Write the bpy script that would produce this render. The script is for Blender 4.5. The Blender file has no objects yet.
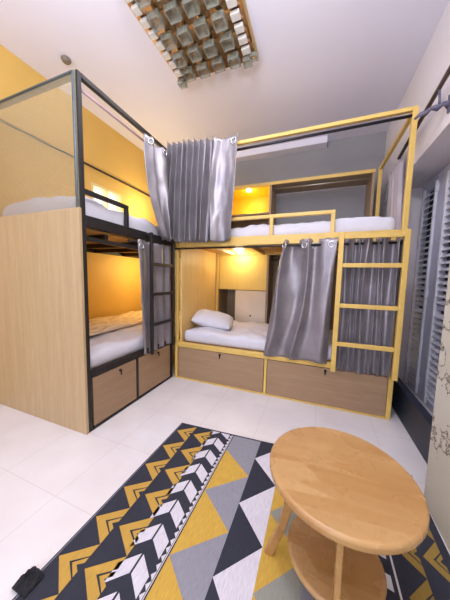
import bpy, bmesh, math, random
from mathutils import Vector, Matrix, noise
random.seed(7)
S = bpy.context.scene
COL = S.collection
PI = math.pi

# ------------------------------------------------------------------ materials
def rgb(r, g, b):
    f = lambda c: ((c/255+.055)/1.055)**2.4 if c/255 > .04045 else c/255/12.92
    return (f(r), f(g), f(b), 1)

class NT:
    def __init__(s, name):
        s.m = bpy.data.materials.new(name); s.m.use_nodes = True
        s.t = s.m.node_tree; s.b = s.t.nodes['Principled BSDF']
        s.tc = s.t.nodes.new('ShaderNodeTexCoord')
    def n(s, typ, **kw):
        x = s.t.nodes.new(typ)
        for k, v in kw.items(): setattr(x, k, v)
        return x
    def l(s, a, b): s.t.links.new(a, b)
    def coords(s, scale=(1, 1, 1), out='Object'):
        mp = s.n('ShaderNodeMapping'); mp.inputs['Scale'].default_value = scale
        s.l(s.tc.outputs[out], mp.inputs['Vector']); return mp.outputs['Vector']
    def noise(s, vec, scale, detail=4, rough=.55, dist=0):
        x = s.n('ShaderNodeTexNoise'); s.l(vec, x.inputs['Vector'])
        x.inputs['Scale'].default_value = scale; x.inputs['Detail'].default_value = detail
        x.inputs['Roughness'].default_value = rough; x.inputs['Distortion'].default_value = dist
        return x.outputs['Fac']
    def ramp(s, fac, stops):
        r = s.n('ShaderNodeValToRGB'); s.l(fac, r.inputs['Fac'])
        e = r.color_ramp.elements
        e[0].position, e[0].color = stops[0]; e[1].position, e[1].color = stops[-1]
        for p, c in stops[1:-1]:
            q = e.new(p); q.color = c
        return r.outputs['Color']
    def mix(s, fac, a, b):
        x = s.n('ShaderNodeMix'); x.data_type = 'RGBA'
        if hasattr(fac, 'links'): s.l(fac, x.inputs[0])
        else: x.inputs[0].default_value = fac
        for v, i in ((a, 6), (b, 7)):
            if hasattr(v, 'links'): s.l(v, x.inputs[i])
            else: x.inputs[i].default_value = v
        return x.outputs[2]
    def math(s, op, a, b=None, c=None):
        x = s.n('ShaderNodeMath'); x.operation = op
        for i, v in enumerate((a, b, c)):
            if v is None: continue
            if hasattr(v, 'links'): s.l(v, x.inputs[i])
            else: x.inputs[i].default_value = v
        return x.outputs[0]
    def bump(s, h, strength=.2, dist=.01):
        x = s.n('ShaderNodeBump'); x.inputs['Strength'].default_value = strength
        x.inputs['Distance'].default_value = dist; s.l(h, x.inputs['Height'])
        s.l(x.outputs['Normal'], s.b.inputs['Normal'])
    def set(s, color=None, rough=.5, metal=0, **kw):
        if color is not None:
            if hasattr(color, 'links'): s.l(color, s.b.inputs['Base Color'])
            else: s.b.inputs['Base Color'].default_value = color
        s.b.inputs['Roughness'].default_value = rough; s.b.inputs['Metallic'].default_value = metal
        for k, v in kw.items(): s.b.inputs[k.replace('_', ' ')].default_value = v
        return s.m

def plain(name, c, rough=.5, metal=0, var=.06, scale=6, bump=0, **kw):
    t = NT(name); v = t.coords()
    f = t.noise(v, scale)
    d = tuple(x*(1-var) for x in c[:3])+(1,); u = tuple(min(1, x*(1+var)) for x in c[:3])+(1,)
    colr = t.ramp(f, [(.3, d), (.7, u)])
    if bump: t.bump(t.noise(v, scale*12), bump, .004)
    return t.set(colr, rough, metal, **kw)

def wood(name, c0, c1, grain=(1, 1, 1), scale=10, rough=.45, spec=.4):
    t = NT(name); v = t.coords(grain)
    f = t.noise(v, scale, 6, .6, .4)
    g = t.noise(v, scale*6, 3, .6)
    a = t.ramp(f, [(.25, c0), (.75, c1)])
    dk = tuple(x*.82 for x in c0[:3])+(1,)
    k = t.ramp(g, [(.35, (.35, .35, .35, 1)), (.6, (0, 0, 0, 1))])
    colr = t.mix(k, a, dk)
    return t.set(colr, rough, 0, Specular_IOR_Level=spec)

def emit(name, c, s):
    t = NT(name); t.set((.9, .85, .7, 1), .4)
    t.b.inputs['Emission Color'].default_value = c; t.b.inputs['Emission Strength'].default_value = s
    return t.m

M = {}
M['yellow_wall'] = plain('yellow_paint', rgb(218, 176, 92), .6, var=.05, scale=2, bump=.08)
M['grey_wall'] = plain('grey_paint', rgb(150, 147, 148), .7, var=.05, scale=2, bump=.08)
M['ceiling'] = plain('ceiling_paint', rgb(234, 230, 242), .8, var=.02, scale=1.5)
M['white_wall'] = plain('white_paint', rgb(215, 208, 208), .8, var=.03, scale=2)
M['black'] = plain('black_metal', rgb(34, 29, 28), .5, .1, var=.15, scale=20)
M['yellow'] = plain('yellow_metal', rgb(222, 184, 98), .4, .0, var=.06, scale=14)
M['oak'] = wood('oak_laminate', rgb(180, 152, 112), rgb(198, 170, 130), (9, 9, .5), 2.2)
M['oak_drawer'] = wood('drawer_laminate', rgb(154, 122, 92), rgb(174, 143, 112), (.6, .6, 9), 2.5)
M['oak_tall'] = wood('wood_end_board', rgb(222, 182, 112), rgb(236, 202, 134), (8, 8, .5), 2.4)
M['ply'] = wood('plywood', rgb(205, 150, 80), rgb(222, 172, 104), (.7, 6, 6), 2)
M['brown'] = wood('brown_board', rgb(156, 130, 102), rgb(172, 148, 118), (5, 5, .6), 2)
M['panel_yellow'] = wood('pale_yellow_board', rgb(228, 196, 104), rgb(238, 208, 122), (7, 7, .4), 2)
M['yellow_box'] = plain('yellow_box_board', rgb(240, 192, 30), .45, var=.03)
M['white_board'] = plain('white_board', rgb(222, 206, 188), .5, var=.03)
M['table'] = None
M['sheet'] = plain('white_sheet', rgb(212, 209, 217), .9, var=.03, scale=8, bump=.15)
M['chrome'] = plain('grommet_metal', rgb(205, 205, 205), .25, .8, var=.02)
M['lock'] = plain('lock_metal', rgb(38, 34, 34), .3, .6, var=.1)
M['steel_rod'] = plain('steel_rod', rgb(190, 184, 170), .3, .8, var=.05)
M['purple_rod'] = plain('grey_rod', rgb(165, 140, 140), .4, .3, var=.05)
M['shutter'] = plain('shutter_paint', rgb(236, 236, 242), .45, var=.08, scale=5)
M['shutter_dark'] = plain('door_frame_paint', rgb(212, 210, 226), .5, var=.1, scale=3)
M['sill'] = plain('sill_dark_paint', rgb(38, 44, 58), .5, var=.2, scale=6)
M['rod_brown'] = plain('rod_brown_metal', rgb(92, 74, 74), .4, .4, var=.12, scale=20)
M['rod_black'] = plain('rod_black_metal', rgb(36, 34, 42), .35, .4, var=.1)
M['iron'] = plain('bracket_iron', rgb(104, 98, 116), .5, .3, var=.3, scale=30)
M['scrap'] = plain('black_cloth', rgb(28, 27, 32), .9, var=.3, scale=30)
M['mesh'] = plain('mesh_steel', rgb(196, 182, 152), .35, .45, var=.12, scale=30)
M['mesh_edge'] = plain('mesh_edge_steel', rgb(78, 88, 90), .4, .4, var=.2, scale=60)
M['quilt'] = None

def m_satin():
    t = NT('grey_satin'); v = t.coords()
    f = t.noise(v, 5, 3)
    c = t.ramp(f, [(.3, rgb(128, 122, 127)), (.7, rgb(156, 149, 154))])
    w = t.noise(t.coords((300, 300, 40)), 3, 2)
    t.bump(w, .06, .001)
    return t.set(c, .36, .5, Sheen_Weight=.08, Specular_IOR_Level=.6)
M['satin'] = m_satin()
def m_satin2():
    t = NT('pale_satin'); v = t.coords()
    f = t.noise(v, 5, 3)
    c = t.ramp(f, [(.3, rgb(176, 168, 180)), (.7, rgb(196, 188, 198))])
    return t.set(c, .4, .2, Sheen_Weight=.35)
M['pale_satin'] = m_satin2()

def m_quilt():
    t = NT('striped_blanket'); v = t.coords((1, 1, 1))
    w = t.n('ShaderNodeTexWave'); w.wave_type = 'BANDS'; w.bands_direction = 'X'
    t.l(v, w.inputs['Vector']); w.inputs['Scale'].default_value = 3.2; w.inputs['Distortion'].default_value = 3.0
    w.inputs['Detail'].default_value = 1
    c = t.ramp(w.outputs['Fac'], [(.0, rgb(206, 178, 140)), (.12, rgb(232, 208, 172)), (1, rgb(238, 216, 184))])
    return t.set(c, .9)
M['quilt'] = m_quilt()

def m_table():
    t = NT('rubberwood'); 
    v = t.coords((1.2, 9, 9))
    f = t.noise(v, 3.2, 6, .6, .6)
    bl = t.n('ShaderNodeTexVoronoi'); t.l(t.coords((2.2, 16, 1)), bl.inputs['Vector']); bl.inputs['Scale'].default_value = 1
    a = t.ramp(f, [(.25, rgb(164, 116, 66)), (.55, rgb(180, 136, 84)), (.8, rgb(194, 154, 104))])
    b = t.ramp(bl.outputs['Color'], [(.2, rgb(168, 120, 68)), (.9, rgb(202, 162, 110))])
    c = t.mix(.5, a, b)
    k = t.noise(t.coords((1, 1, 1)), 9, 3)
    kk = t.ramp(k, [(.66, (0, 0, 0, 1)), (.74, (.35, .35, .35, 1))])
    c2 = t.mix(kk, c, rgb(170, 112, 60))
    t.l(t.ramp(t.noise(t.coords(), 12, 3), [(.3, (.22, .22, .22, 1)), (.7, (.34, .34, .34, 1))]), t.b.inputs['Roughness'])
    m = t.set(c2, .28, 0, Specular_IOR_Level=.5)
    return m
M['table'] = m_table()

def m_floor():
    t = NT('white_floor_tile')
    sep = t.n('ShaderNodeSeparateXYZ'); t.l(t.coords(out='Object'), sep.inputs[0])
    def seam(o, off):
        a = t.math('ADD', o, off); b = t.math('DIVIDE', a, .4); c = t.math('FRACT', b)
        d = t.math('SUBTRACT', c, .5); e = t.math('ABSOLUTE', d)
        return t.math('GREATER_THAN', e, .4945)
    g = t.math('MAXIMUM', seam(sep.outputs[0], 10-.265), seam(sep.outputs[1], 10+1.41))
    f = t.noise(t.coords(), 3, 5)
    base = t.ramp(f, [(.3, rgb(222, 214, 212)), (.7, rgb(232, 226, 224))])
    sp = t.noise(t.coords(), 22, 2)
    spk = t.ramp(sp, [(.74, (0, 0, 0, 1)), (.8, (.5, .5, .5, 1))])
    base = t.mix(spk, base, rgb(186, 176, 174))
    c = t.mix(t.math('MULTIPLY', g, .3), base, rgb(176, 166, 164))
    return t.set(c, .32, 0, Specular_IOR_Level=.4)
M['floor'] = m_floor()

def m_peel(name, base_c, spots, blotch):
    """painted plaster that has flaked off around the given spots (x, y, z, radius)"""
    t = NT(name); v = t.coords(); 
    n1 = t.noise(v, 16, 6, .65); n2 = t.noise(v, 2.5, 4)
    paint = t.ramp(n2, [(.3, tuple(x*.95 for x in base_c[:3])+(1,)), (.7, base_c)])
    mask = None
    for (x, y, z, r) in spots:
        d = t.n('ShaderNodeVectorMath'); d.operation = 'DISTANCE'; t.l(v, d.inputs[0]); d.inputs[1].default_value = (x, y, z)
        q = t.math('MULTIPLY', t.math('SUBTRACT', 1.0, t.math('DIVIDE', d.outputs['Value'], r)), .5)
        q = t.math('MAXIMUM', q, 0)
        mask = q if mask is None else t.math('MAXIMUM', mask, q)
    h = t.math('ADD', n1, mask)
    gate = t.math('GREATER_THAN', mask, .001)
    pl = t.math('MULTIPLY', gate, t.math('GREATER_THAN', h, .68))
    ed = t.math('MULTIPLY', gate, t.math('GREATER_THAN', h, .73))
    c = t.mix(pl, paint, blotch)
    c = t.mix(ed, c, tuple(x*.85+.1 for x in base_c[:3])+(1,))
    t.bump(h, .5, .01)
    return t.set(c, .8)
M['pillar'] = m_peel('peeling_cream_paint', rgb(206, 200, 182), [(1.97, -.78, .50, .26), (1.97, -.75, .95, .1), (1.97, -.74, .75, .08)], rgb(112, 98, 84))
M['right_wall'] = m_peel('peeling_white_paint', rgb(234, 228, 232), [(2.12, 1.15, 2.1, .22), (2.12, .95, 2.2, .12), (2.12, 1.2, 1.85, .12)], rgb(92, 84, 90))

def m_glass():
    t = NT('smoked_glass'); t.set((.66, .68, .60, 1), .14, 0, Transmission_Weight=.8, IOR=1.45, Specular_IOR_Level=.7)
    return t.m
M['glass'] = m_glass()
M['mirror'] = plain('bronze_mirror', rgb(190, 150, 110), .12, .9, var=.1, scale=10)
M['plate_edge'] = plain('brass_edge', rgb(200, 168, 110), .35, .5, var=.08)
M['frost'] = plain('frosted_glass', rgb(214, 208, 200), .4, var=.04)
M['dark_clip'] = plain('dark_clip', rgb(70, 66, 60), .4, .3)
M['plastic'] = plain('grey_plastic', rgb(120, 108, 92), .5)
M['pane'] = emit('daylit_pane', (.85, .92, 1, 1), .75)
M['puck'] = emit('reading_light_lens', (1, .86, .45, 1), 6)
M['window_frame'] = plain('window_frame_paint', rgb(226, 206, 150), .5)
M['tube'] = emit('tube_light', (1, .96, .95, 1), 3)

def flat(name, c, rough=.95):
    t = NT(name); v = t.coords()
    f = t.noise(t.coords((260, 30, 1)), 1, 3); g = t.noise(v, 7, 3)
    a = t.ramp(f, [(.3, tuple(x*.86 for x in c[:3])+(1,)), (.7, tuple(min(1, x*1.12) for x in c[:3])+(1,))])
    k = t.ramp(g, [(.35, (0, 0, 0, 1)), (.7, (.18, .18, .18, 1))])
    a = t.mix(k, a, tuple(x*.8 for x in c[:3])+(1,))
    return t.set(a, rough, Specular_IOR_Level=.15)
RUG = [flat('rug_charcoal', rgb(56, 57, 66)), flat('rug_gold', rgb(194, 154, 74)), flat('rug_white', rgb(214, 208, 214)),
       flat('rug_grey', rgb(146, 144, 152)), flat('rug_yellow', rgb(204, 164, 74)), flat('rug_sage', rgb(150, 150, 138)), flat('rug_gold_shaded', rgb(150, 122, 62))]

# ------------------------------------------------------------------ mesh helper
ORG = {}
class MB:
    def __init__(s): s.v = []; s.f = []; s.mi = []
    def add(s, v, f, mi=0):
        o = len(s.v); s.v += [tuple(p) for p in v]; s.f += [tuple(i+o for i in q) for q in f]; s.mi += [mi]*len(f); return s
    def box(s, x0, x1, y0, y1, z0, z1):
        v = [(x, y, z) for z in (z0, z1) for y in (y0, y1) for x in (x0, x1)]
        return s.add(v, [(0, 2, 3, 1), (4, 5, 7, 6), (0, 1, 5, 4), (2, 6, 7, 3), (0, 4, 6, 2), (1, 3, 7, 5)])
    def hexa(s, b, t):
        return s.add(list(b)+list(t), [(3, 2, 1, 0), (4, 5, 6, 7), (0, 1, 5, 4), (1, 2, 6, 5), (2, 3, 7, 6), (3, 0, 4, 7)])
    def tube(s, pts, r, n=10, cap=True):
        pts = [Vector(p) for p in pts]; rings = []; prev = None
        for i, p in enumerate(pts):
            d = (pts[min(i+1, len(pts)-1)]-pts[max(i-1, 0)]).normalized()
            a = prev if prev is not None else (Vector((0, 0, 1)) if abs(d.z) < .9 else Vector((1, 0, 0)))
            a = (a-d*a.dot(d)).normalized(); prev = a; b = d.cross(a)
            rr = r[i] if isinstance(r, (list, tuple)) else r
            rings.append([p+(a*math.cos(2*PI*k/n)+b*math.sin(2*PI*k/n))*rr for k in range(n)])
        v = [q for R in rings for q in R]; f = []
        for i in range(len(rings)-1):
            for k in range(n): f.append((i*n+k, i*n+(k+1) % n, (i+1)*n+(k+1) % n, (i+1)*n+k))
        if cap: f.append(tuple(range(n))[::-1]); f.append(tuple((len(rings)-1)*n+k for k in range(n)))
        return s.add(v, f)
    def lathe(s, c, prof, n=48):
        v = []; f = []
        for (r, z) in prof:
            for k in range(n): v.append((c[0]+r*math.cos(2*PI*k/n), c[1]+r*math.sin(2*PI*k/n), c[2]+z))
        for i in range(len(prof)-1):
            for k in range(n): f.append((i*n+k, i*n+(k+1) % n, (i+1)*n+(k+1) % n, (i+1)*n+k))
        f.append(tuple(range(n))[::-1]); f.append(tuple((len(prof)-1)*n+k for k in range(n)))
        return s.add(v, f)
    def torus(s, c, axis, R, r, n=20, m=8):
        ax = Vector(axis).normalized(); a = ax.orthogonal().normalized(); b = ax.cross(a); v = []; f = []
        for i in range(n):
            d = a*math.cos(2*PI*i/n)+b*math.sin(2*PI*i/n)
            for j in range(m):
                v.append(Vector(c)+d*(R+r*math.cos(2*PI*j/m))+ax*r*math.sin(2*PI*j/m))
        for i in range(n):
            for j in range(m): f.append((i*m+j, ((i+1) % n)*m+j, ((i+1) % n)*m+(j+1) % m, i*m+(j+1) % m))
        return s.add(v, f)
    def build(s, name, mat, parent=None, origin=None, smooth=False, bevel=0, seg=2, solid=0, sub=0):
        og = ORG[parent.name] if parent else (Vector(origin) if origin is not None else Vector((0, 0, 0)))
        me = bpy.data.meshes.new(name); me.from_pydata([tuple(Vector(p)-og) for p in s.v], [], s.f)
        mats = mat if isinstance(mat, list) else [mat]
        for m in mats: me.materials.append(m)
        if len(mats) > 1: me.polygons.foreach_set('material_index', s.mi)
        bm = bmesh.new(); bm.from_mesh(me); bmesh.ops.recalc_face_normals(bm, faces=bm.faces); bm.to_mesh(me); bm.free()
        if smooth: me.polygons.foreach_set('use_smooth', [True]*len(me.polygons))
        o = bpy.data.objects.new(name, me); COL.objects.link(o)
        if parent: o.parent = parent
        else: o.location = og
        ORG[o.name] = og
        if solid:
            d = o.modifiers.new('thickness', 'SOLIDIFY'); d.thickness = solid; d.offset = 0
        if bevel:
            d = o.modifiers.new('bevel', 'BEVEL'); d.width = bevel; d.segments = seg; d.limit_method = 'ANGLE'; d.angle_limit = .6
            d.harden_normals = False
        if sub:
            d = o.modifiers.new('sub', 'SUBSURF'); d.levels = sub; d.render_levels = sub
        return o

def tag(o, label=None, cat=None, group=None, kind=None):
    if label: o['label'] = label
    if cat: o['category'] = cat
    if group: o['group'] = group
    if kind: o['kind'] = kind
    return o
def thing(name, loc, label, cat, group=None):
    o = bpy.data.objects.new(name, None); COL.objects.link(o); o.location = loc
    o.empty_display_size = .1; ORG[o.name] = Vector(loc)
    return tag(o, label, cat, group)
def struct(name, mb, mat, **kw): return tag(mb.build(name, mat, **kw), kind='structure')
def bx(*a): return MB().box(*a)

# ------------------------------------------------------------------ the room
ZC, YB, XL, XR, YF = 2.92, 1.42, -1.06, 2.12, -6.2
LT = 2.07          # underside of the lintel
DX = 2.38          # plane of the louvred doors
struct('floor', bx(XL-.1, 2.7, YF-.1, YB+.1, -.12, 0), M['floor'])
struct('ceiling', bx(XL-.1, 2.7, YF-.1, YB+.1, ZC, ZC+.1), M['ceiling'])
struct('wall_left', MB().box(XL-.1, XL, -1.6, -.06, 0, ZC).box(XL-.1, XL, .39, YB, 0, ZC).box(XL-.1, XL, -.06, .39, 0, 1.83).box(XL-.1, XL, -.06, .39, 2.16, ZC), M['yellow_wall'])
struct('wall_left_front', bx(XL-.1, XL, YF, -1.6, 0, ZC), M['white_wall'])
struct('wall_back', bx(XL-.1, 2.7, YB, YB+.1, 0, ZC), M['grey_wall'])
struct('wall_front', bx(XL-.1, 2.7, YF-.1, YF, 0, ZC), M['white_wall'])
rw = MB().box(XR, DX+.1, .98, YB, 0, ZC).box(XR, DX+.1, -.72, .98, LT, ZC)
struct('wall_right', rw, M['right_wall'])
struct('wall_right_pillar', bx(1.97, DX+.1, YF, -.72, -.06, ZC+.05), M['pillar'], bevel=.012, seg=3)
struct('trim_1', bx(XL, 1.45, YB-.14, YB, ZC-.08, ZC), M['ceiling'])
tag(bx(2.085, 2.14, -.70, .93, 0, .25).build('door_sill', M['sill'], bevel=.008), kind='structure')
w = struct('window_1', bx(XL-.085, XL-.075, -.06, .39, 1.83, 2.16), M['pane'])
fr = MB()
for a in ((-.06, -.03, 1.83, 2.16), (.36, .39, 1.83, 2.16), (-.03, .36, 1.83, 1.86), (-.03, .36, 2.13, 2.16), (.15, .17, 1.86, 2.13)):
    fr.box(XL-.07, XL+.004, a[0], a[1], a[2], a[3])
fr.build('window_frame', M['window_frame'], w, bevel=.003)

# louvred doors in the recess
for i, (y0, y1) in enumerate(((.50, .95), (.05, .50), (-.40, .05))):
    d = tag(MB().box(DX, DX+.04, y0, y0+.11, 0, LT).box(DX, DX+.04, y1-.11, y1, 0, LT).box(DX, DX+.04, y0+.11, y1-.11, 0, .06)
            .box(DX, DX+.04, y0+.11, y1-.11, 1.97, LT).box(DX, DX+.04, y0+.11, y1-.11, .86, .90)
            .build('door_%d' % (i+1), M['shutter_dark'], bevel=.003), kind='structure')
    bx(DX+.034, DX+.038, y0+.11, y1-.11, .06, 1.97).build('back_board', M['sill'], d)  # dark sheet added behind the slats so the gaps look shaded
    lv = MB()
    for z0, z1 in ((.06, .86), (.90, 1.97)):
        n = int((z1-z0)/.056)
        for k in range(n):
            z = z0+.02+k*(z1-z0-.02)/n
            lv.hexa([(DX-.012, y0+.11, z-.010), (DX+.03, y0+.11, z+.016), (DX+.03, y1-.11, z+.016), (DX-.012, y1-.11, z-.010)],
                    [(DX-.012, y0+.11, z-.002), (DX+.03, y0+.11, z+.024), (DX+.03, y1-.11, z+.024), (DX-.012, y1-.11, z-.002)])
    lv.build('louvers', M['shutter'], d)
    st = MB().box(DX-.02, DX, y0+.085, y0+.11, .02, 2.0).box(DX-.02, DX, y1-.11, y1-.085, .02, 2.0)
    st.build('stile', M['shutter'], d, bevel=.003)
    hg = MB()
    for z in (.12, .95, 1.9): hg.box(DX-.026, DX, y0+.07, y0+.085, z, z+.07)
    hg.build('hinge', M['shutter'], d, bevel=.002)
struct('wall_right_recess', MB().box(DX+.02, DX+.1, -.72, -.40, 0, LT).box(DX+.02, DX+.1, .95, .98, 0, LT), M['shutter_dark'])

# ------------------------------------------------------------------ black bunk bed (left)
L = 1.0143; T = 2.319; B = .03
bed = thing('bunk_bed', (-.5, -.02, 0), 'black metal bunk bed on the left with wooden end board and wire mesh', 'bunk bed', 'bunk beds of the room')
for (x0, y0) in ((-B, -L), (-B, -B), (-1.03, -L), (-1.03, .93), (-B, .93)):
    bx(x0, x0+B, y0, y0+B, 0, 1.47 if (x0 < -.5 and y0 > 0) else T).build('post', M['black'], bed, bevel=.003)
MB().box(-B, 0, -L+B, -B, T-B, T).box(-B, 0, 0, .93, T-B, T).box(-1.03, -1.012, -L+B, .93, T-.018, T).box(-.99, -B, -L, -L+B, T-B, T).box(-.99, -B, .93, .97, T-B, T).build('top_rail', M['black'], bed, bevel=.003)
MB().box(-B, 0, -L+B, -B, 1.40, 1.475).box(-B, 0, 0, .93, 1.40, 1.475).box(-1.03, -.99, -L+B, .93, 1.41, 1.47).box(-.99, -B, -L, -L+B, 1.43, 1.47).build('upper_bed_rail', M['black'], bed, bevel=.004)
for y in (-.80, -.45, -.12, .3, .65):
    bx(-.99, -.045, y, y+.03, 1.345, 1.385).build('deck_bar', M['black'], bed, bevel=.003)
bx(-.99, -.045, -.97, .93, 1.388, 1.40).build('upper_deck_board', M['ply'], bed)
MB().box(-B-.006, -.008, -L+B, -B, 1.312, 1.34).box(-.99, -.97, -L+B, .93, 1.345, 1.388).build('deck_side_rail', M['black'], bed, bevel=.002)
MB().box(-.034, -.006, -L+B, -.60, 1.612, 1.642).box(-.034, -.006, -.63, -.60, 1.475, 1.612).build('guard_rail', M['black'], bed, bevel=.004)
bx(-B, 0, -L+B, -B, .38, .43).build('lower_bed_rail', M['black'], bed, bevel=.004)
bx(-B, 0, 0, .93, .38, .43).build('lower_bed_rail', M['black'], bed, bevel=.004)
bx(-1.03, -.99, -L+B, .93, .38, .43).build('lower_bed_rail', M['black'], bed, bevel=.004)
bx(-.99, -.045, -.97, .93, .39, .41).build('lower_deck_board', M['ply'], bed)
MB().box(-B, 0, -L+B, -B, 0, .02).box(-B, 0, -.545, -.52, .02, .38).build('base_frame', M['black'], bed, bevel=.003)
bx(-1.032, .002, -L-.02, -L, 0, 1.51).build('end_board', M['oak'], bed, bevel=.002)
# expanded metal mesh above the end board
ms = MB()
x0, x1, z0, z1 = -1.03, 0.0, 1.51, 2.315; yM = -L-.008; s = .46; st = .0155
def strand(sl, c):
    pts = []
    xs = sorted([x0, x1]+[((zz-c)/sl) for zz in (z0, z1)])
    a, b = xs[1], xs[2]
    mid = (a+b)/2; zz = sl*mid+c
    if not (x0 <= mid <= x1 and z0-.001 <= zz <= z1+.001): return
    if b-a < .004: return
    ms.tube([(a, yM, sl*a+c), (b, yM, sl*b+c)], .0017, 4)
k = z0-s*1.1
while k < z1+s*1.1:
    strand(s, k); strand(-s, k); k += st
ms.build('wire_mesh', M['mesh'], bed)
MB().tube([(-.02, yM-.003, 1.51), (-.02, yM-.003, 2.30)], .008, 6).tube([(-1.03, yM-.003, 2.30), (-.02, yM-.003, 2.30)], .008, 6).build('mesh_binding', M['mesh_edge'], bed)
for (y0, y1) in ((-.968, -.548), (-.517, -.045)):
    d = bx(-.016, -.002, y0, y1, .024, .376).build('drawer', M['oak_drawer'], bed, bevel=.003)
    yc = (y0+y1)/2
    MB().tube([(-.003, yc+.03, .345), (.012, yc+.03, .345)], .011, 12).tube([(.012, yc+.03, .345), (.014, yc+.03, .312)], .006, 8).build('lock', M['lock'], d, smooth=True)
    bx(-.55, -.018, y0+.01, y1-.01, .03, .36).build('drawer_box', M['brown'], d)
ld = MB().box(.036, .06, -.412, -.385, .38, 1.47).box(.036, .06, -.072, -.045, .38, 1.47).box(0, .036, -.41, -.387, 1.44, 1.465).box(0, .036, -.07, -.047, 1.44, 1.465).build('ladder', M['black'], bed, bevel=.003)
for z in (1.185, .915, .635):
    bx(.038, .058, -.385, -.072, z, z+.028).build('rung', M['black'], ld, bevel=.003)
r = MB().tube([(-.022, -.975, 2.235), (-.022, -.03, 2.235)], .009, 10).build('curtain_rod', M['purple_rod'], bed, smooth=True)
MB().tube([(-.022, -.60, 1.375), (-.022, -.03, 1.375)], .008, 10).build('curtain_rod', M['black'], bed, smooth=True)

# ------------------------------------------------------------------ yellow bunk bed (right)
yb = thing('bunk_bed', (1.0, .48, 0), 'yellow metal framed bunk bed along the back wall with a yellow ladder', 'bunk bed', 'bunk beds of the room')
X1 = 2.012; W = .9745; B = .034
for (px, py) in ((.03, 0), (X1-B, 0), (X1-B, W-B-.005), (.095, W-B-.005)):
    z1 = T if px > 1 else T
    bx(px, px+B, py, py+B, 0, z1).build('post', M['yellow'], yb, bevel=.003)
MB().box(.064, X1-B, 0, .03, T-.028, T).box(X1-.03, X1, B, W-B-.005, T-.03, T).box(.03, .064, B, W-B-.005, T-B, T).build('top_rail', M['yellow'], yb, bevel=.003)
MB().box(.07, X1-B, 0, B, 1.395, 1.475).box(X1-B, X1, B, W-B-.005, 1.40, 1.47).box(.135, X1-B, W-B-.005, W-.005, 1.40, 1.47).build('upper_bed_rail', M['yellow'], yb, bevel=.004)
for xx in (.35, .75, 1.2, 1.6):
    bx(xx, xx+.03, B, W-.05, 1.40, 1.435).build('deck_bar', M['yellow'], yb, bevel=.003)
bx(.075, X1-B, B, W-.05, 1.436, 1.45).build('upper_deck_board', M['ply'], yb)
gr = MB().box(.30, 1.525, .005, .035, 1.625, 1.655)
for xx in (.30, 1.0, 1.495): gr.box(xx, xx+.03, .005, .035, 1.475, 1.625)
gr.build('guard_rail', M['yellow'], yb, bevel=.004)
MB().box(.07, X1-B, 0, B, .35, .40).box(X1-B, X1, B, W-.05, .35, .40).build('lower_bed_rail', M['yellow'], yb, bevel=.004)
bx(.075, X1-B, B, W-.05, .37, .39).build('lower_deck_board', M['ply'], yb)
MB().box(.07, X1-B, 0, B, 0, .018).box(1.0, 1.025, 0, .03, .018, .35).build('base_frame', M['yellow'], yb, bevel=.003)
bx(.072, .092, B+.002, W-.05, .02, 1.432).build('end_board', M['oak_tall'], yb, bevel=.002)
for (x0, x1) in ((.074, .996), (1.029, 1.975)):
    d = bx(x0, x1, -.002, .014, .022, .346).build('drawer', M['oak_drawer'], yb, bevel=.003)
    xc = (x0+x1)/2+.02
    MB().tube([(xc, -.001, .325), (xc, -.014, .325)], .011, 12).tube([(xc, -.014, .325), (xc, -.016, .292)], .006, 8).build('lock', M['lock'], d, smooth=True)
    bx(x0+.02, x1-.02, .016, .6, .03, .33).build('drawer_box', M['brown'], d)
ld = MB().box(1.555, 1.590, -.105, -.075, .362, 1.455).box(1.97, 2.005, -.105, -.075, .362, 1.455).box(1.56, 1.585, -.075, 0, 1.42, 1.45).box(1.975, 1.998, -.075, 0, 1.42, 1.45).build('ladder', M['yellow'], yb, bevel=.003)
for z in (1.405, 1.19, .88, .575):
    bx(1.590, 1.97, -.102, -.078, z, z+.032).build('rung', M['yellow'], ld, bevel=.003)
MB().tube([(.05, .012, 2.243), (X1-.02, .012, 2.262)], .0105, 12).build('curtain_rod', M['rod_black'], yb, smooth=True)
MB().tube([(.05, -.012, 1.378), (1.98, -.012, 1.378)], .0085, 12).box(.035, .055, -.02, .001, 1.366, 1.39).box(1.97, 1.985, -.02, .001, 1.366, 1.39).build('curtain_rod', M['black'], yb, smooth=True)

# ------------------------------------------------------------------ storage cabinet behind the yellow bed
cab = thing('storage_cabinet', (1.0, 1.2, 0), 'built-in storage cabinet behind the yellow bunk with hanging rods and yellow lit compartments', 'cabinet')
y0, y1 = .98, 1.34
bx(.13, 1.955, y0+.012, y1, 2.285, 2.305).build('top_board', M['brown'], cab)
bx(.10, 1.955, y0-.008, y0+.012, 2.28, 2.318).build('top_edge', M['yellow'], cab, bevel=.002)
bx(.80, .825, y0, y1, 1.50, 2.285).build('divider', M['brown'], cab)
bx(1.93, 1.955, y0, y1, 0, 2.285).build('side_board', M['brown'], cab)
bx(.10, .125, y0, y1, 0, 2.285).build('side_board', M['brown'], cab)
bx(.125, 1.93, y0, y1, 1.47, 1.495).build('middle_board', M['brown'], cab)
bx(.80, .825, y0, y1, 0, 1.47).build('divider', M['brown'], cab)
bx(.125, .80, y1-.012, y1, 0, 1.93).build('back_board', M['brown'], cab)
bx(.825, 1.93, y1-.012, y1, 0, 1.47).build('back_board', M['brown'], cab)
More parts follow.
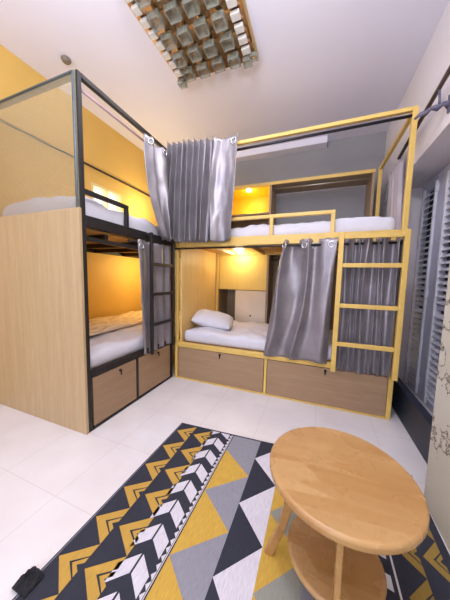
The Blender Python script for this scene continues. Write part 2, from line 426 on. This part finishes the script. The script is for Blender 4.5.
# upper lit compartment
cb = MB().box(.125, .80, y1-.03, y1-.013, 1.95, 2.285).box(.125, .80, y0+.01, y1-.03, 2.27, 2.284).box(.785, .799, y0+.01, y1-.03, 1.965, 2.27).box(.126, .14, y0+.01, y1-.03, 1.965, 2.27)
cb.build('lit_compartment', M['yellow_box'], cab)
bx(.125, .80, y0, y1-.03, 1.93, 1.95).build('compartment_floor', M['brown'], cab)
MB().tube([(.825, 1.05, 2.25), (1.93, 1.05, 2.25)], .009, 10).build('hanging_rod', M['steel_rod'], cab, smooth=True)
# lower front
bx(.13, .80, y0-.004, y0+.012, .935, 1.47).build('upper_front_board', M['panel_yellow'], cab)
fl = bx(.375, .80, y0-.008, y0+.010, .45, .925).build('flap_door', M['white_board'], cab, bevel=.002)
MB().tube([(.60, y0-.008, .585), (.60, y0-.018, .585)], .012, 12).build('lock', M['lock'], fl, smooth=True)
MB().tube([(.825, 1.05, 1.40), (1.93, 1.05, 1.40)], .008, 10).build('hanging_rod', M['steel_rod'], cab, smooth=True)
MB().tube([(.825, 1.12, 1.35), (1.93, 1.12, 1.35)], .008, 10).build('hanging_rod', M['steel_rod'], cab, smooth=True)

# reading lights
t = tag(MB().lathe((.513, 1.02, 2.255), [(.04, .014), (.04, .0), (.034, -.004), (.001, -.004)], 24).build('reading_light', M['puck'], origin=(.513, 1.02, 2.255)),
        'small lit reading light under the top of the yellow compartment on the upper bunk', 'lamp')
t = tag(MB().lathe((.46, .87, 1.427), [(.04, .008), (.04, .0), (.034, -.004), (.001, -.004)], 24).build('reading_light', M['puck'], origin=(.46, .87, 1.427)),
        'small lit reading light above the white pillow on the lower bunk', 'lamp')

# ------------------------------------------------------------------ bedding
def softbox(x0, x1, y0, y1, z0, z1, r, nx, ny, nz, amp=0, freq=4, seed=0, sag=None):
    bm = bmesh.new(); 
    mb = MB(); idx = {}
    def P(i, j, k):
        key = (i, j, k)
        if key in idx: return idx[key]
        p = Vector((x0+(x1-x0)*i/nx, y0+(y1-y0)*j/ny, z0+(z1-z0)*k/nz))
        q = Vector((min(max(p.x, x0+r), x1-r), min(max(p.y, y0+r), y1-r), min(max(p.z, z0+r), z1-r)))
        d = p-q
        if d.length > 1e-6: 
            m = d.length; d.normalize(); p = q+d*min(r, m) if m > r else p
        if amp:
            h = noise.fractal(p*freq+Vector((seed*7.1, seed*3.3, 0)), .8, 2, 3)
            up = max(0, (p.z-z0)/(z1-z0))
            p = p+Vector((0, 0, 1))*h*amp*up+(d*h*amp*.4*up if d.length else Vector())
        if sag: p = sag(p)
        idx[key] = len(mb.v); mb.v.append(tuple(p)); return idx[key]
    def face(a): mb.f.append(a); mb.mi.append(0)
    for i in range(nx):
        for j in range(ny):
            face((P(i, j, nz), P(i+1, j, nz), P(i+1, j+1, nz), P(i, j+1, nz))); face((P(i, j, 0), P(i, j+1, 0), P(i+1, j+1, 0), P(i+1, j, 0)))
    for i in range(nx):
        for k in range(nz):
            face((P(i, 0, k), P(i+1, 0, k), P(i+1, 0, k+1), P(i, 0, k+1))); face((P(i, ny, k), P(i, ny, k+1), P(i+1, ny, k+1), P(i+1, ny, k)))
    for j in range(ny):
        for k in range(nz):
            face((P(0, j, k), P(0, j, k+1), P(0, j+1, k+1), P(0, j+1, k))); face((P(nx, j, k), P(nx, j+1, k), P(nx, j+1, k+1), P(nx, j, k+1)))
    bm.free()
    return mb
G = 'mattresses on the bunks'
def mattress(a, label, seed, amp=.02, r=.045, sag=None):
    nx = int((a[1]-a[0])/.03); ny = int((a[3]-a[2])/.03)
    m = softbox(*a, r, nx, ny, 6, amp, 5, seed, sag)
    o = m.build('mattress', M['sheet'], origin=((a[0]+a[1])/2, (a[2]+a[3])/2, a[4]), smooth=True)
    return tag(o, label, 'mattress', G)
mattress((-.98, -.046, -.965, .92, 1.402, 1.60), 'white sheeted mattress on the upper left bunk, behind the wire mesh', 1, .02, .06,
         lambda p: p+Vector((0, 0, .075*max(0, (p.z-1.44)/.16)*math.exp(-((p.y+.85)/.22)**2)*math.exp(-((p.x+.55)/.36)**2))) if p.z > 1.44 else p)
mattress((-.98, -.032, -.965, .92, .412, .53), 'white sheeted mattress on the lower left bunk of the black bed', 2, .022)
mattress((.14, 1.955, .045, .91, 1.452, 1.585), 'white sheeted mattress on the upper bunk of the yellow bed', 3, .02)
mattress((.10, 1.955, .045, .90, .392, .52), 'white sheeted mattress under the pillow, lower bunk of the yellow bed', 4, .025)
q = softbox(-.985, -.42, -.93, .90, .548, .584, .02, 24, 60, 2, .018, 6, 9)
tag(q.build('blanket', M['quilt'], origin=(-.64, 0, .535), smooth=True), 'tan blanket with wavy lines spread along the wall side of the lower left bunk', 'blanket')

# pillow
def pillow():
    mb = MB(); n = 22; w, d, h = .46, .34, .15
    R = Matrix.Translation((.325, .34, .612)) @ Matrix.Rotation(math.radians(14), 4, 'Z') @ Matrix.Rotation(math.radians(10), 4, 'Y') @ Matrix.Rotation(math.radians(12), 4, 'X')
    top = []; bot = []
    for i in range(n+1):
        for j in range(n+1):
            u = -1+2*i/n; v = -1+2*j/n
            e = (max(0, 1-abs(u)**2.6)*max(0, 1-abs(v)**2.6))**.55
            x = u*w/2*(1-.06*v*v); y = v*d/2*(1-.06*u*u)
            cr = noise.noise(Vector((x*9, y*9, 3)))*.012*e
            top.append(R @ Vector((x, y, e*h/2+.004+cr))); bot.append(R @ Vector((x, y, -e*h/2-.004)))
    mb.v = [tuple(p) for p in top+bot]; N = (n+1)**2
    for i in range(n):
        for j in range(n):
            a = i*(n+1)+j; q = (a, a+n+1, a+n+2, a+1)
            mb.f.append(q); mb.f.append(tuple(x+N for x in q[::-1]))
    edge = [j for j in range(n)]+[(k*(n+1)+n) for k in range(n)]+[n*(n+1)+j for j in range(n, 0, -1)]+[k*(n+1) for k in range(n, 0, -1)]
    for a, b in zip(edge, edge[1:]+edge[:1]): mb.f.append((a, b, b+N, a+N))
    mb.mi = [0]*len(mb.f)
    o = mb.build('pillow', M['sheet'], origin=(.325, .34, .52), smooth=True)
    tag(o, 'white pillow lying against the wooden end board of the lower bunk', 'pillow')
pillow()

# ------------------------------------------------------------------ curtains
CG = 'grey satin curtains of the bunks'
def curtain(label, t0, t1, b0, b1, zt, zb, folds, amp, mat='satin', seed=0, nu=None, nv=40, pw=1.0, edge0=None, edge1=None,
            rings=(), ring_axis=(0, -1, 0), ringr=.022, irregular=.35, flare=1.0, ring_off=.0, hem=.006, zt1=None, zb1=None, square=0, umap=None):
    """cloth hanging from t0..t1 to b0..b1 (plan points); folds run down it"""
    nu = nu or int(folds*18+8); mb = MB()
    t0, t1, b0, b1 = (Vector((p[0], p[1], 0)) for p in (t0, t1, b0, b1))
    zt1 = zt if zt1 is None else zt1; zb1 = zb if zb1 is None else zb1
    d = (t1-t0).normalized(); nrm = Vector((d.y, -d.x, 0))
    def pos(u, v):
        e = v**pw
        a = t0.lerp(b0, edge0(v) if edge0 else e); b = t1.lerp(b1, edge1(v) if edge1 else e)
        p = a.lerp(b, umap(u) if umap else u)
        ph = 2*PI*(folds*u+irregular*noise.noise(Vector((u*folds*.9, v*1.1, seed)))+.04*irregular*noise.noise(Vector((u*folds*2, v*3, seed+9))))
        A = amp*(.65+.6*noise.noise(Vector((u*folds*.7, v*.8+3, seed+4))))*(1+(flare-1)*v)
        sn = math.sin(ph)
        if square: sn = math.copysign(abs(sn)**(1-square), sn)
        off = nrm*(sn*A+.006*noise.noise(Vector((u*6, v*7, seed+2))))
        off += d*(math.cos(ph)*A*.3)
        z = (zt+(zt1-zt)*u)*(1-v)+(zb+(zb1-zb)*u)*v
        if v == 0: z += .004*math.sin(u*40)
        z += v*hem*math.sin(ph*1.0+1)
        return p+off+Vector((0, 0, z))
    for j in range(nv+1):
        for i in range(nu+1): mb.v.append(tuple(pos(i/nu, j/nv)))
    for j in range(nv):
        for i in range(nu):
            a = j*(nu+1)+i; mb.f.append((a, a+1, a+nu+2, a+nu+1)); mb.mi.append(0)
    og = ((t0+t1)/2); og.z = zb
    o = mb.build('curtain', M[mat], origin=og, smooth=True, solid=.003)
    tag(o, label, 'curtain', CG)
    for u in rings:
        p = pos(u, .05 if (zt-zb) > .8 else .06)
        p2 = pos(min(1, u+.02), .05); p1 = pos(max(0, u-.02), .05)
        tg = (p2-p1).normalized(); ax = Vector((tg.y, -tg.x, 0)).normalized()
        if ax.dot(Vector(ring_axis)) < 0: ax = -ax
        MB().torus(p+ax*.004, ax, ringr, .0058).build('grommet', M['chrome'], o, smooth=True)
    return o
# upper left, on the black bed's top rod
curtain('twisted grey satin curtain hanging alone at the far end of the upper left bunk', (.016, -.455), (.02, -.11), (.05, -.24), (.05, -.115), 2.262, 1.44, 1.7, .04,
        seed=1, edge0=lambda v: v**2.4, irregular=.6, rings=(.17, .72), ring_axis=(1, -.3, 0), flare=1.2, nu=50)
# upper right bunch
curtain('tightly pleated grey satin curtain bunched at the left end of the upper yellow bunk', (-.005, -.07), (.485, -.07), (-.055, -.075), (.455, -.075), 2.375, 1.45, 8.5, .056,
        seed=2, irregular=.3, square=.0, nu=200, zt1=2.345, zb1=1.435, flare=.95, hem=.012)
curtain('broad grey satin curtain fold with a metal ring beside the pleated bunch', (.45, -.05), (.70, -.045), (.42, -.05), (.65, -.05), 2.345, 1.43, 1.15, .034,
        seed=3, rings=(.84,), flare=1.1, nu=40)
# lower left behind ladder
curtain('grey satin curtain behind the black ladder of the lower left bunk', (.010, -.53), (.010, -.05), (.012, -.47), (.012, -.04), 1.392, .39, 3.5, .022,
        seed=4, rings=(.06, .37), ring_axis=(1, -.3, 0), flare=1.0)
# lower right wide panel
curtain('wide smooth grey satin curtain drawn half across the lower yellow bunk', (1.13, -.012), (1.55, -.012), (.99, -.03), (1.535, -.03), 1.425, .395, 2.6, .045,
        seed=5, rings=(.05, .4, .62, .9), irregular=.9, flare=1.0, nu=80, pw=.9)
# lower right gather behind the ladder
curtain('gathered grey satin curtain hanging behind the yellow ladder', (1.575, -.026), (1.985, -.026), (1.57, -.028), (2.0, -.03), 1.425, .355, 7, .042,
        seed=6, irregular=.5, square=.0, nu=160)
# right wall
curtain('pale satin curtain pushed to the far end of the rod over the doors', (2.075, .50), (2.075, .95), (2.06, .10), (2.06, .62), 2.215, .27, 4.5, .022, mat='pale_satin',
        seed=8, irregular=.4)

# rod above the doors with its bracket
rod = thing('curtain_rod', (2.05, 0, 2.25), 'brown and black curtain rod fixed high on the right wall', 'curtain rod')
MB().tube([(2.06, .57, 2.222), (2.06, .15, 2.268)], .014, 10).build('rod', M['rod_black'], rod, smooth=True)
MB().tube([(2.06, .15, 2.268), (2.06, -.66, 2.35)], .014, 10).build('rod', M['rod_brown'], rod, smooth=True)
bk = MB()
bp = [(2.119, -.17, 2.185), (2.09, -.168, 2.20), (2.06, -.165, 2.182), (2.03, -.16, 2.19), (2.0, -.16, 2.165), (1.975, -.155, 2.168), (1.95, -.15, 2.148)]
bk.tube(bp, [.026, .012, .02, .011, .019, .012, .007], 8)
bk.tube([(2.118, -.17, 2.14), (2.118, -.17, 2.24)], .012, 8).tube([(2.07, -.165, 2.19), (2.06, -.165, 2.30)], .007, 8)
bk.build('bracket', M['iron'], rod, smooth=True)

# ------------------------------------------------------------------ chandelier
cx0, cx1, cy0, cy1 = .135, .87, -.82, -.075
ch = thing('chandelier', ((cx0+cx1)/2, (cy0+cy1)/2, ZC), 'square bronze mirror chandelier with hanging glass cups on the ceiling', 'chandelier')
MB().box(cx0, cx1, cy0, cy1, 2.885, ZC-.001).build('ceiling_plate', M['plate_edge'], ch, bevel=.004)
bx(cx0+.012, cx1-.012, cy0+.012, cy1-.012, 2.879, 2.8845).build('mirror_plate', M['mirror'], ch)
def cup(x, y, zt, h, w0, w1, mat='glass', name='glass_cup', wall=.006):
    a, b = w0/2, w1/2; zb = zt-h
    mb = MB()
    o = lambda r, z: [(x-r, y-r, z), (x+r, y-r, z), (x+r, y+r, z), (x-r, y+r, z)]
    v = o(a, zt)+o(b, zt-h*.3)+o(b, zb)+o(b-wall, zb)+o(b-wall, zt-h*.3)+o(a-wall, zt-wall)
    f = []
    for k in range(5):
        for i in range(4): f.append((k*4+i, k*4+(i+1) % 4, (k+1)*4+(i+1) % 4, (k+1)*4+i))
    f.append((3, 2, 1, 0)); f.append((20, 21, 22, 23)); mb.add(v, f)
    c = mb.build(name, M[mat], ch, bevel=.004)
    MB().tube([(x, y, 2.88), (x, y, zt-.004)], .011, 8).build('socket', M['dark_clip'], c)
    return c
for i in range(4):
    for j in range(5):
        cup(cx0+.165+i*.135, cy1-.125-j*.15, 2.866-.006*((i+j) % 2), .07, .05, .088)
for j in range(8):
    bx(cx0+.03, cx0+.085, cy1-.155-j*.085, cy1-.10-j*.085, 2.846, 2.872).build('frosted_cube', M['frost'], ch, bevel=.006)
    bx(cx1-.10, cx1-.035, cy1-.155-j*.085, cy1-.10-j*.085, 2.846, 2.872).build('frosted_cube', M['frost'], ch, bevel=.006)
cup(cx0+.045, cy1-.04, 2.87, .05, .055, .068); cup(cx1-.075, cy1-.05, 2.87, .05, .055, .068); cup(cx1-.02, cy1-.07, 2.87, .04, .04, .055)
tag(MB().lathe((-.68, -.58, ZC), [(.035, 0), (.038, -.012), (.026, -.03), (.012, -.034)], 24).build('smoke_detector', M['plastic'], origin=(-.68, -.58, ZC), smooth=False),
    'small round grey detector on the ceiling above the left bunk', 'smoke detector')

# ------------------------------------------------------------------ coffee table
TC = (1.513, -1.268); TH = .45; TR = .233
tb = thing('coffee_table', (TC[0], TC[1], 0), 'small round two tier light wood table standing on the rug', 'table')
def disc(r, zt, th):
    c = .011; pr = [(r*.5, zt-th), (r-c, zt-th)]
    for k in range(1, 6): a = PI/2*k/6; pr.append((r-c+c*math.sin(a), zt-th+c-c*math.cos(a)))
    pr += [(r, zt-th+c), (r, zt-c)]
    for k in range(1, 6): a = PI/2*k/6; pr.append((r-c+c*math.cos(a), zt-c+c*math.sin(a)))
    pr += [(r-c, zt), (r*.5, zt)]
    return MB().lathe((TC[0], TC[1], 0), pr, 72)
disc(TR, TH, .03).build('tabletop', M['table'], tb)
disc(.157, .135, .022).build('shelf', M['table'], tb)
for a in (178, 268, 55):
    a = math.radians(a); d = Vector((math.cos(a), math.sin(a), 0)); n = Vector((-d.y, d.x, 0)); mb = MB()
    rows = [(.226, .0085, .034), (.212, .05, .031), (.182, .14, .031), (.160, .24, .033), (.150, .34, .037), (.152, TH-.031, .046)]
    v = []; c = Vector((TC[0], TC[1], 0))
    for (r, z, wd) in rows:
        for (dr, dn) in ((-wd/2, -.009), (wd/2, -.009), (wd/2, .009), (-wd/2, .009)):
            v.append(c+d*(r+dr)+n*dn+Vector((0, 0, z)))
    f = [(3, 2, 1, 0), tuple(range(len(v)-4, len(v)))]
    for k in range(len(rows)-1):
        for i in range(4): f.append((k*4+i, k*4+(i+1) % 4, (k+1)*4+(i+1) % 4, (k+1)*4+i))
    mb.add(v, f).build('leg', M['table'], tb, bevel=.005, seg=3)

# ------------------------------------------------------------------ rug
rg = MB()
RX0, RX1, RY0, RY1 = .527, 1.962, -2.75, -.672
def sh(x, y): return (x+.012*(y+1), y+.062*(x-.53))
def slab(z): 
    p = [sh(RX0, RY0), sh(RX1, RY0), sh(RX1, RY1), sh(RX0, RY1)]
    rg.hexa([(a, b, .0005) for a, b in p], [(a, b, z) for a, b in p])
slab(.008)
def poly(pts, mi, z):
    # clip in y against the rug's ends
    for lim, sg in ((RY1-.012, 1), (RY0+.012, -1)):
        out = []
        for (a, b), (c, d) in zip(pts, pts[1:]+pts[:1]):
            ia, ic = sg*(b-lim) <= 0, sg*(d-lim) <= 0
            if ia: out.append((a, b))
            if ia != ic:
                k = (lim-b)/(d-b); out.append((a+(c-a)*k, lim))
        pts = out
        if len(pts) < 3: return
    rg.add([sh(x, y)+(z,) for x, y in pts], [tuple(range(len(pts)))], mi)
Z1, Z2, Z3, Z4 = .0084, .0088, .0092, .0096
# thin pale line along the left edge
poly([(RX0+.006, RY0), (RX0+.009, RY0), (RX0+.009, RY1), (RX0+.006, RY1)], 3, Z1)
def chevrons(xa, xb, y0, per, mi, flip=False):
    k = 0; y = y0; wd = xb-xa
    X = (lambda t: xb-wd*t) if flip else (lambda t: xa+wd*t)
    while y > RY0:
        h = per/2
        def vee(t0, th, m, z):
            # "<" band: apex at t0, outer arms to t=1, thickness th (along y)
            q = (1-t0)*h
            poly([(X(t0), y), (X(1), y+q), (X(1), y+q-th), (X(t0+th/h*.9), y)], m, z)
            poly([(X(t0), y), (X(t0+th/h*.9), y), (X(1), y-q+th), (X(1), y-q)], m, z)
        vee(0, .043, mi, Z1); vee(.60, .018, mi, Z1)
        y -= per
chevrons(.545, .655, -.765+.0, .162, 1)
chevrons(.672, .785, -.765, .162, 1)
# white arrow chevrons
y = -.62; per = .121
while y > RY0:
    xl, xs, xr = .770, .836, .905
    poly([(xl, y-.085), (xs-.003, y-.005), (xs-.003, y-.072), (xl, y-.150)], 2, Z1) if False else None
    poly([(xl, y-.052), (xs-.004, y), (xs-.004, y-.066), (xl, y-.118)], 2, Z1)
    poly([(xs+.004, y), (xr, y-.052), (xr, y-.118), (xs+.004, y-.066)], 2, Z1)
    y -= per
# toothed white strip and black line
poly([(.908, RY0), (.928, RY0), (.928, RY1), (.908, RY1)], 2, Z1)
y = RY1
while y > RY0:
    poly([(.9078, y), (.922, y-.015), (.9078, y-.03)], 0, Z2); y -= .03
poly([(.9225, RY0), (.925, RY0), (.925, RY1), (.9225, RY1)], 0, Z2)
poly([(.928, RY0), (.932, RY0), (.932, RY1), (.928, RY1)], 0, Z1)
# yellow / grey triangle column
def tris(xa, xb, y0, per, base, tri, left=True, z=Z1):
    poly([(xa, RY0), (xb, RY0), (xb, RY1), (xa, RY1)], base, z)
    y = y0
    while y > RY0-per:
        if left: poly([(xa, y+per/2), (xb, y), (xa, y-per/2)], tri, z+.0004)
        else: poly([(xb, y+per/2), (xa, y), (xb, y-per/2)], tri, z+.0004)
        y -= per
tris(.934, 1.118, -.98, .306, 3, 4)
tris(1.118, 1.265, -.84, .304, 0, 2, left=False)
tris(1.265, 1.42, -.99, .304, 5, 4)
tris(1.42, 1.56, -.84, .304, 3, 4, left=False)
tris(1.56, 1.66, -.95, .304, 5, 1)
# right hand border: white blocks, line, gold chevrons with table and pillar shade in their colour
y = -.70
while y > RY0:
    poly([(1.680, y), (1.722, y-.012), (1.722, y-.062), (1.680, y-.05)], 2, Z1); y -= .105
poly([(1.736, RY0), (1.743, RY0), (1.743, RY1), (1.736, RY1)], 2, Z1)
chevrons(1.765, 1.845, -.80, .162, 6); chevrons(1.86, 1.93, -.80, .162, 6)
o = rg.build('rug', RUG, origin=(1.23, -1.7, 0))
tag(o, 'charcoal rug with gold chevrons, white arrows and yellow and grey triangles under the round table', 'rug')

sc = softbox(.482, .556, -1.70, -1.632, .0095, .017, .004, 16, 14, 2, .012, 50, 3)
tag(sc.build('cloth_scrap', M['scrap'], origin=(.52, -1.66, .009), smooth=True), 'small crumpled black cloth scrap lying on the left edge of the rug', 'cloth')

# ------------------------------------------------------------------ lights
def area(name, loc, rot, sx, sy, power, color):
    l = bpy.data.lights.new(name, 'AREA'); l.shape = 'RECTANGLE'; l.size = sx; l.size_y = sy; l.energy = power; l.color = color
    o = bpy.data.objects.new(name, l); COL.objects.link(o); o.location = loc; o.rotation_euler = rot; return o
def point(name, loc, power, color, r=.03):
    l = bpy.data.lights.new(name, 'POINT'); l.energy = power; l.color = color; l.shadow_soft_size = r
    o = bpy.data.objects.new(name, l); COL.objects.link(o); o.location = loc; return o
def spot(name, loc, power, color):
    l = bpy.data.lights.new(name, 'SPOT'); l.energy = power; l.color = color; l.shadow_soft_size = .03; l.spot_size = math.radians(160); l.spot_blend = .9
    o = bpy.data.objects.new(name, l); COL.objects.link(o); o.location = loc; return o
area('front_daylight_fill', (.6, YF+.03, 1.6), (PI/2, 0, 0), 2.6, 2.4, 82, (.77, .84, .98))  # unseen soft daylight added behind the camera to even out the room
area('ceiling_fill_uplight', (.75, -2.3, 1.75), (PI, 0, 0), .5, .5, 52, (.76, .83, .97))  # added fill aimed up to brighten the ceiling, no floor lamp stands here
for sx in (.30, .70):
    for sy in (-.62, -.26): spot('chandelier_fill_spot', (sx, sy, 2.735), 7, (.92, .92, 1))  # added downward fill under the chandelier for beds, far floor and doors
point('overhead_fill', (1.15, -1.75, 2.5), 42, (.88, .90, 1), .1)  # added overhead fill out of view, no pendant lamp known here
area('vent_window_daylight', (XL-.07, .165, 2.0), (0, -PI/2, 0), .26, .38, .7, (.9, .95, 1))
point('upper_compartment_lamp', (.50, 1.22, 2.0), 2.0, (1, .85, .45), .02)
point('upper_compartment_top_lamp', (.513, 1.02, 2.235), 1.5, (1, .85, .45), .02)
point('lower_bunk_lamp', (.46, .82, 1.38), 5, (1, .86, .55), .06)
point('lower_left_bunk_lamp', (-.62, .55, 1.22), 13, (1, .78, .34), .04)
point('upper_left_bunk_lamp', (-.72, .70, 2.05), 13, (1, .80, .42), .04)
wd = bpy.data.worlds.new('World'); S.world = wd; wd.use_nodes = True
wd.node_tree.nodes['Background'].inputs[0].default_value = (.8, .85, 1, 1); wd.node_tree.nodes['Background'].inputs[1].default_value = .3

# ------------------------------------------------------------------ camera
cam = bpy.data.cameras.new('camera'); co = bpy.data.objects.new('camera', cam); COL.objects.link(co)
yaw, pit, rol, fpx = .3659, -.0929, .0221, 233.1353
fw = Vector((-math.sin(yaw)*math.cos(pit), math.cos(yaw)*math.cos(pit), math.sin(pit)))
rt = Vector((math.cos(yaw), math.sin(yaw), 0)); up = rt.cross(fw)
r2 = rt*math.cos(rol)+up*math.sin(rol); u2 = -rt*math.sin(rol)+up*math.cos(rol)
mw = Matrix((r2, u2, -fw)).transposed().to_4x4(); mw.translation = (1.4014, -2.1019, 1.0873)
co.matrix_world = mw
cam.sensor_fit = 'AUTO'; cam.sensor_width = 36; cam.lens = fpx/600*36; cam.clip_start = .02
S.camera = co
vs = S.view_settings
S.display_settings.display_device = 'sRGB'
vs.view_transform = 'Standard'; vs.look = 'None'; vs.gamma = 1; vs.use_curve_mapping = False; vs.exposure = 0.1
